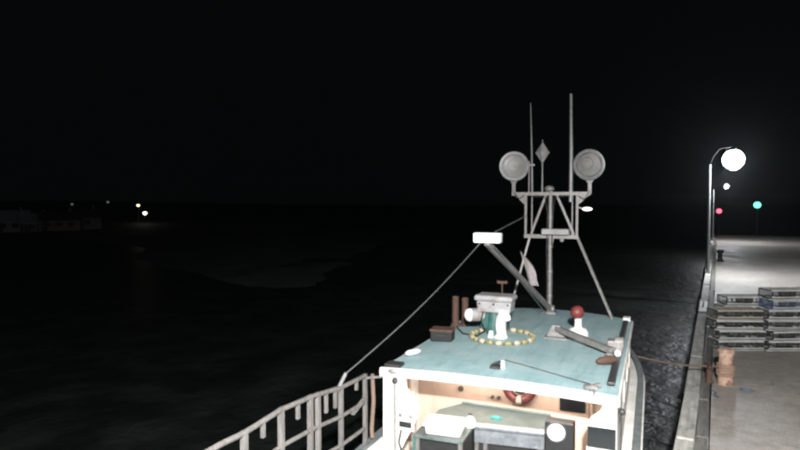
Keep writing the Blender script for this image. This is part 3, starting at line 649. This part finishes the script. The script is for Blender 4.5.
to = on_boat('fish_tote', 'white plastic fish tote on the port end of the work table', 'tote', -.72, .02, TT, .10)
def tote(t, w, d, h):
    MB().prism([(-w / 2 * .92, 0), (w / 2 * .92, 0), (w / 2, h), (-w / 2, h)], d, (0, -d / 2, 0), (1, 0, 0), (0, 0, 1), (0, 1, 0)).build('tub', 'plastic', t, bevel=.02)
    r = MB()
    for a, b in (((-w / 2 - .02, -d / 2, h), (w / 2 + .02, -d / 2, h)), ((-w / 2 - .02, d / 2, h), (w / 2 + .02, d / 2, h)), ((-w / 2, -d / 2, h), (-w / 2, d / 2, h)), ((w / 2, -d / 2, h), (w / 2, d / 2, h))): r.bar(a, b, .04, .035)
    r.build('rim', 'plastic', t)
    MB().box(-w * .36, w * .30, -d * .3, d * .34, h + .005, h + .03).build('lid', 'bluelid', t, bevel=.012)
tote(to, .58, .40, .15)
jg = on_boat('white_jug', 'small white jug with black cap beside the fish tote', 'jug', -.42, .36, TT)
MB().lathe([(.075, 0), (.08, .02), (.08, .10), (.05, .15), (.03, .16), (.03, .19)], 14).build('jug_body', 'plastic', jg, True); MB().lathe([(.035, .19), (.035, .215)], 10).build('cap', 'black', jg); MB().tube([(-.06, 0, .12), (-.1, 0, .1), (-.085, 0, .05)], .012, 6).build('handle', 'plastic', jg, True)
fb = on_boat('deck_floodlight', 'black boxed deck floodlight with round white lens right of the work table', 'floodlight', .93, .52, 1.17)
MB().box(-.19, .24, -.06, .16, 1.22, 1.75).build('housing', 'black', fb, bevel=.02)
MB().box(-.02, .04, .0, .10, .21, 1.22).build('stand', 'darkmetal', fb); MB().box(-.18, .2, -.12, .2, .18, .21).build('foot', 'darkmetal', fb)
MB().lathe([(.135, 0), (.135, .02), (.12, .04), (.05, .05)], 24, (-.02, -.061, 1.60), (.15, -1, .12)).build('lens', 'led', fb, True)
MB().lathe([(.14, -.01), (.155, .0), (.155, .03), (.14, .03)], 24, (-.02, -.061, 1.60), (.15, -1, .12)).build('bezel', 'darkmetal', fb, True)

# ------------------------------------------------------------------ wharf furniture
bo = thing('mooring_bollard', 'buff mooring bollard wrapped in pale rope near the lobster traps', 'bollard', (.86, 16.5, 0))
MB().lathe([(.19, 0), (.185, .05), (.17, .3), (.165, .66), (.185, .72), (.19, .84), (.17, .89), (.13, .91)], 14).build('post', 'bollard', bo, True)
for i in range(5):
    z = .26 + i * .058; MB().tube([(.19 * math.cos(t), .175 * math.sin(t), z + .02 * math.sin(t + i)) for t in np.linspace(0, 2 * math.pi, 21)[:-1]], .032, 8, True).build('rope_turn', 'palerope', bo, True)
mt = thing('mooring_cleat', 'rusty steel mooring cleat at the coping beside the buff bollard', 'cleat', (.50, 16.3, .05), .3)
cl = MB(); cl.lathe([(.10, 0), (.07, .1), (.07, .35)], 12); cl.build('stem', 'rust', mt, True)
MB().tube([(-.06, -.22, .42), (-.02, -.12, .40), (0, 0, .38), (0, .12, .40), (-.04, .22, .44)], [.03, .05, .07, .05, .03], 10).build('horn', 'rust', mt, True)
bc = MB().tube([((.08 + .003 * i) * math.cos(i * .5), (.06 + .003 * i) * math.sin(i * .5), .014 + .001 * i) for i in range(26)], .012, 6).build('blue_rope_coil', 'bluerope', None, True)
bc.location = (1.30, 16.15, 0.002); tag(bc, 'small loose coil of blue rope on the wharf deck beside the bollard', 'rope')
bs = MB().tube([(0, 0, .02), (.1, -.15, .018), (.05, -.35, .018), (.16, -.5, .018)], .014, 6).build('blue_rope_scrap', 'bluerope', None, True)
bs.location = (.56, 15.6, .047); tag(bs, 'short scrap of blue rope on the coping below the rusty cleat', 'rope')
# mooring line from the boat's shoulder to the bollard
a = B(1.93, 6.6, 2.55); b = Vector((.50, 16.3, .45)); c = Vector((.72, 16.48, .42))
pts = [a.lerp(b, t) - Vector((0, 0, .06 * math.sin(math.pi * t))) for t in np.linspace(0, 1, 16)] + [c]
tag(MB().tube(pts, .022, 8).build('mooring_line', 'rope', None, True), 'brown mooring line from the boat shoulder to the bollard', 'rope')
wb = thing('white_marker', 'white painted marker block on the coping left of the lobster traps', 'marker', (.16, 27.4, .19))
MB().box(-.15, .15, -1.3, 1.3, 0, .05).build('painted_block', 'whitepaint', wb, bevel=.01); MB().tube([(0, -.5, .05), (0, -.3, .2), (0, .3, .2), (0, .5, .05)], .02, 8).build('ladder_grip', 'galv', wb, True)
for x, y, l in ((.85, 52.0, 'short black bollard on the wharf beyond the brightest lamp'),):
    q = thing('iron_bollard', l, 'bollard', (x, y, 0))
    MB().lathe([(.28, 0), (.26, .05), (.18, .12), (.16, .6), (.26, .74), (.25, .86), (.1, .92)], 16).build('post', 'black', q, True); MB().lathe([(.34, 0), (.34, .03)], 16).build('base_flange', 'black', q)

# ---- lobster traps
TL, TD, TH = 1.38, .60, .30
def make_trap():
    t = thing('lobster_trap', 'x', 'lobster trap')
    f = MB(); x, yv, z = TL / 2, TD / 2, TH
    for sy in (-1, 1):
        for zz in (.05, z - .015): f.bar((-x, sy * yv, zz), (x, sy * yv, zz), .028)
        for xx in (-x, -x / 3, x / 3, x): f.bar((xx, sy * yv, .05), (xx, sy * yv, z - .015), .026)
    for xx in (-x, -x / 3, x / 3, x):
        for zz in (.05, z - .015): f.bar((xx, -yv, zz), (xx, yv, zz), .026)
    f.build('frame', 'trapgrey', t)
    for sy in (-1, 1): MB().box(-x - .03, x + .03, sy * yv * .8 - .03, sy * yv * .8 + .03, 0, .036).build('runner', 'trapwood', t)
    m = MB(); n = 24
    for i in range(1, n):
        xx = -x + 2 * x * i / n
        for sy in (-1, 1): m.bar((xx, sy * yv, .05), (xx, sy * yv, z - .02), .008)
        m.bar((xx, -yv, z - .012), (xx, yv, z - .012), .008)
    for sy in (-1, 1):
        for zz in (.10, .15, .20, .25): m.bar((-x, sy * yv, zz), (x, sy * yv, zz), .008)
    for yy in np.linspace(-yv, yv, 9)[1:-1]:
        m.bar((-x, yy, z - .012), (x, yy, z - .012), .008)
        for sx in (-1, 1): m.bar((sx * x, yy, .05), (sx * x, yy, z - .02), .008)
    for sx in (-1, 1):
        for zz in (.1, .15, .2, .25): m.bar((sx * x, -yv, zz), (sx * x, yv, zz), .008)
    tag(m.build('wire_mesh', 'trapgrey', t), kind='stuff')
    l = MB()
    for zz in (.085, .285): l.box(-x - .01, x + .01, -yv - .022, -yv - .012, zz - .018, zz + .018)
    l.build('front_laths', 'trapwood', t)
    l = MB()
    for yy in (-.285, -.10, .09, .27): l.box(-x - .01, x + .01, yy - .022, yy + .022, z + .001, z + .012)
    l.build('top_laths', 'trapwood', t)
    hd = MB()
    for sx in (-1, 1): hd.lathe([(.13, 0), (.09, .1), (.06, .2)], 10, (sx * .05, 0, z / 2 + .02), (sx, 0, 0))
    hd.build('twine_head', 'twine', t); MB().box(-.2, .2, -.1, .1, .045, .09).build('ballast', 'black', t)
    return t
proto = make_trap()
for ch in proto.children:
    if ch.type == 'MESH':
        for s in ch.material_slots: s.link = 'OBJECT'
        for s, m in zip(ch.material_slots, ch.data.materials): s.material = m
used = False
ORD = ['bottom', 'second lowest', 'third', 'fourth', 'fifth', 'topmost']
def stack(cx, cy, rot, n, where, looks):
    global used
    for i in range(n):
        o = proto if not used else copy_tree(proto); used = True
        o.location = (cx + random.uniform(-.06, .06), cy + random.uniform(-.05, .05), i * (TH + .014) + .002); o.rotation_euler = (0, 0, rot + random.uniform(-.05, .05))
        w, lath, word = looks[i]
        pos = 'topmost' if i == n - 1 else ORD[i]
        o['label'] = f'{word} lobster trap, {pos} {"" if i in (0, n - 1) else "up "}in the {where}'.replace('  ', ' '); o['group'] = 'lobster traps stacked on the wharf'
        for ch in o.children:
            if ch.name.startswith('wire_mesh'): ch.material_slots[0].material = M[w]
            if ch.name.startswith('frame'): ch.material_slots[0].material = M[w]
            if ch.name.startswith(('front_laths', 'top_laths', 'runner')): ch.material_slots[0].material = M[lath]
G, D, T_, U = ('trapgrey', 'trapwood', 'grey'), ('trapdark', 'trappale', 'pale lath'), ('trapgrey', 'traptan', 'tan lath'), ('trapblue', 'trapwood', 'blue wire')
ux, uy = math.cos(R(28)), math.sin(R(28))
stack(.54 + ux * TL / 2, 20.35 + uy * TL / 2 + .1, R(28), 4, 'left front stack by the coping', [G, G, D, T_])
stack(1.98 + .62 * ux, 21.05 + .62 * uy + .1, R(31), 6, 'right stack at the picture edge', [D, D, G, D, U, D])
stack(1.40, 21.65, R(28), 5, 'stack behind the left one', [D, G, D, G, D])

# ------------------------------------------------------------------ far shore
def house(label, x, y, rz, w, d, h, rh, wall, roofm, name='house', wins=3):
    z = shore_z(x, y) - .3
    t = thing(name, label, 'building', (x, y, z), rz)
    wl_ = MB(); wl_.box(-w / 2, w / 2, -d / 2, d / 2, 0, h)
    wl_.prism([(-d / 2, h), (d / 2, h), (0, h + rh)], w, (-w / 2, 0, 0), (0, 1, 0), (0, 0, 1), (1, 0, 0))
    wl_.build('wall', wall, t)
    rf = MB(); e = .35
    for s in (-1, 1): rf.prism([(0, h + rh + .16), (s * (d / 2 + e), h + .16 - rh * e * 2 / d), (s * (d / 2 + e), h + .02 - rh * e * 2 / d), (0, h + rh + .02)], w + 2 * e, (-w / 2 - e, 0, 0), (0, 1, 0), (0, 0, 1), (1, 0, 0))
    rf = rf.build('roof', roofm, t)
    MB().box(w * .2, w * .2 + .5, -.25, .25, h + rh * .5, h + rh + .9).build('chimney', 'shed', rf)
    for i in range(wins):
        xx = -w / 2 + w * (i + .6) / (wins + .4)
        fr_ = MB().box(xx - .65, xx + .65, -d / 2 - .06, -d / 2 - .001, h * .38, h * .82).build('window', 'shed', t); MB().box(xx - .52, xx + .52, -d / 2 - .08, -d / 2 - .061, h * .42, h * .78).build('pane', 'shingle', fr_)
    MB().box(-w / 2 + .3, -w / 2 + 1.3, -d / 2 - .05, -d / 2 - .001, .05, 2.15).build('door', 'shingle', t)
house('small pale house with light metal roof at the far left of the shore', -122.5, 64.5, R(48), 5, 5, 2.3, 1.9, 'clap', 'palest', 'house', 2)
house('low house with pale metal roof between two brown buildings on the far shore', -119.5, 67.0, R(74), 5.5, 5, 1.9, 1.6, 'shed', 'palest', 'house', 2)
house('widest brown shed on the dark far shore', -116.0, 70.0, R(57), 7, 6, 2.2, 1.5, 'shed', 'shingle', 'long_shed', 3)
house('tall narrow brown boathouse at the right end of the far buildings', -114.3, 74.4, R(66), 4.5, 5, 2.6, 1.5, 'shed', 'shingle', 'boathouse', 1)
for x, y, z, m, r, l in ((-108.6, 84, 2.57, 'shorelamp', .40, 'lower, brightest white lamp on the far shore'), (-110.8, 84, 4.25, 'shorewarm', .30, 'yellowish lamp just above the brightest lamp on the far shore'),
                         (-121.2, 84, 5.0, 'shoredim', .30, 'dim lamp left of the yellowish lamp on the far shore'), (-134.7, 84, 4.5, 'shoredim', .30, 'leftmost dim lamp above the brown shed on the far shore')):
    g = shore_z(x, y) - .2
    t = thing('shore_lamp', l, 'lamp', (x, y, g), 0, 'lamps on the far shore')
    MB().tube([(0, 0, 0), (0, 0, z - g - r * .9)], [.09, .06], 8).build('pole', 'pile', t, True); MB().ball((0, 0, z - g), r, 12, 8).build('bulb', m, t, True); MB().lathe([(r * .9, r * .5), (.05, r * 1.3)], 12, (0, 0, z - g)).build('hood', 'darkmetal', t)

# ------------------------------------------------------------------ thin haze added for the lamps' halo
hz = MB().box(-900, 900, -900, 900, -7.5, 16.0).build('haze', 'water'); tag(hz, kind='stuff')
hm_ = bpy.data.materials.new('night_haze'); hm_.use_nodes = True; nt = hm_.node_tree; nt.nodes.clear()
ou = nt.nodes.new('ShaderNodeOutputMaterial'); pv = nt.nodes.new('ShaderNodeVolumePrincipled')
pv.inputs['Color'].default_value = (.9, .95, 1, 1); pv.inputs['Density'].default_value = .00013; pv.inputs['Anisotropy'].default_value = .86
nt.links.new(pv.outputs[0], ou.inputs['Volume']); hz.data.materials.clear(); hz.data.materials.append(hm_)
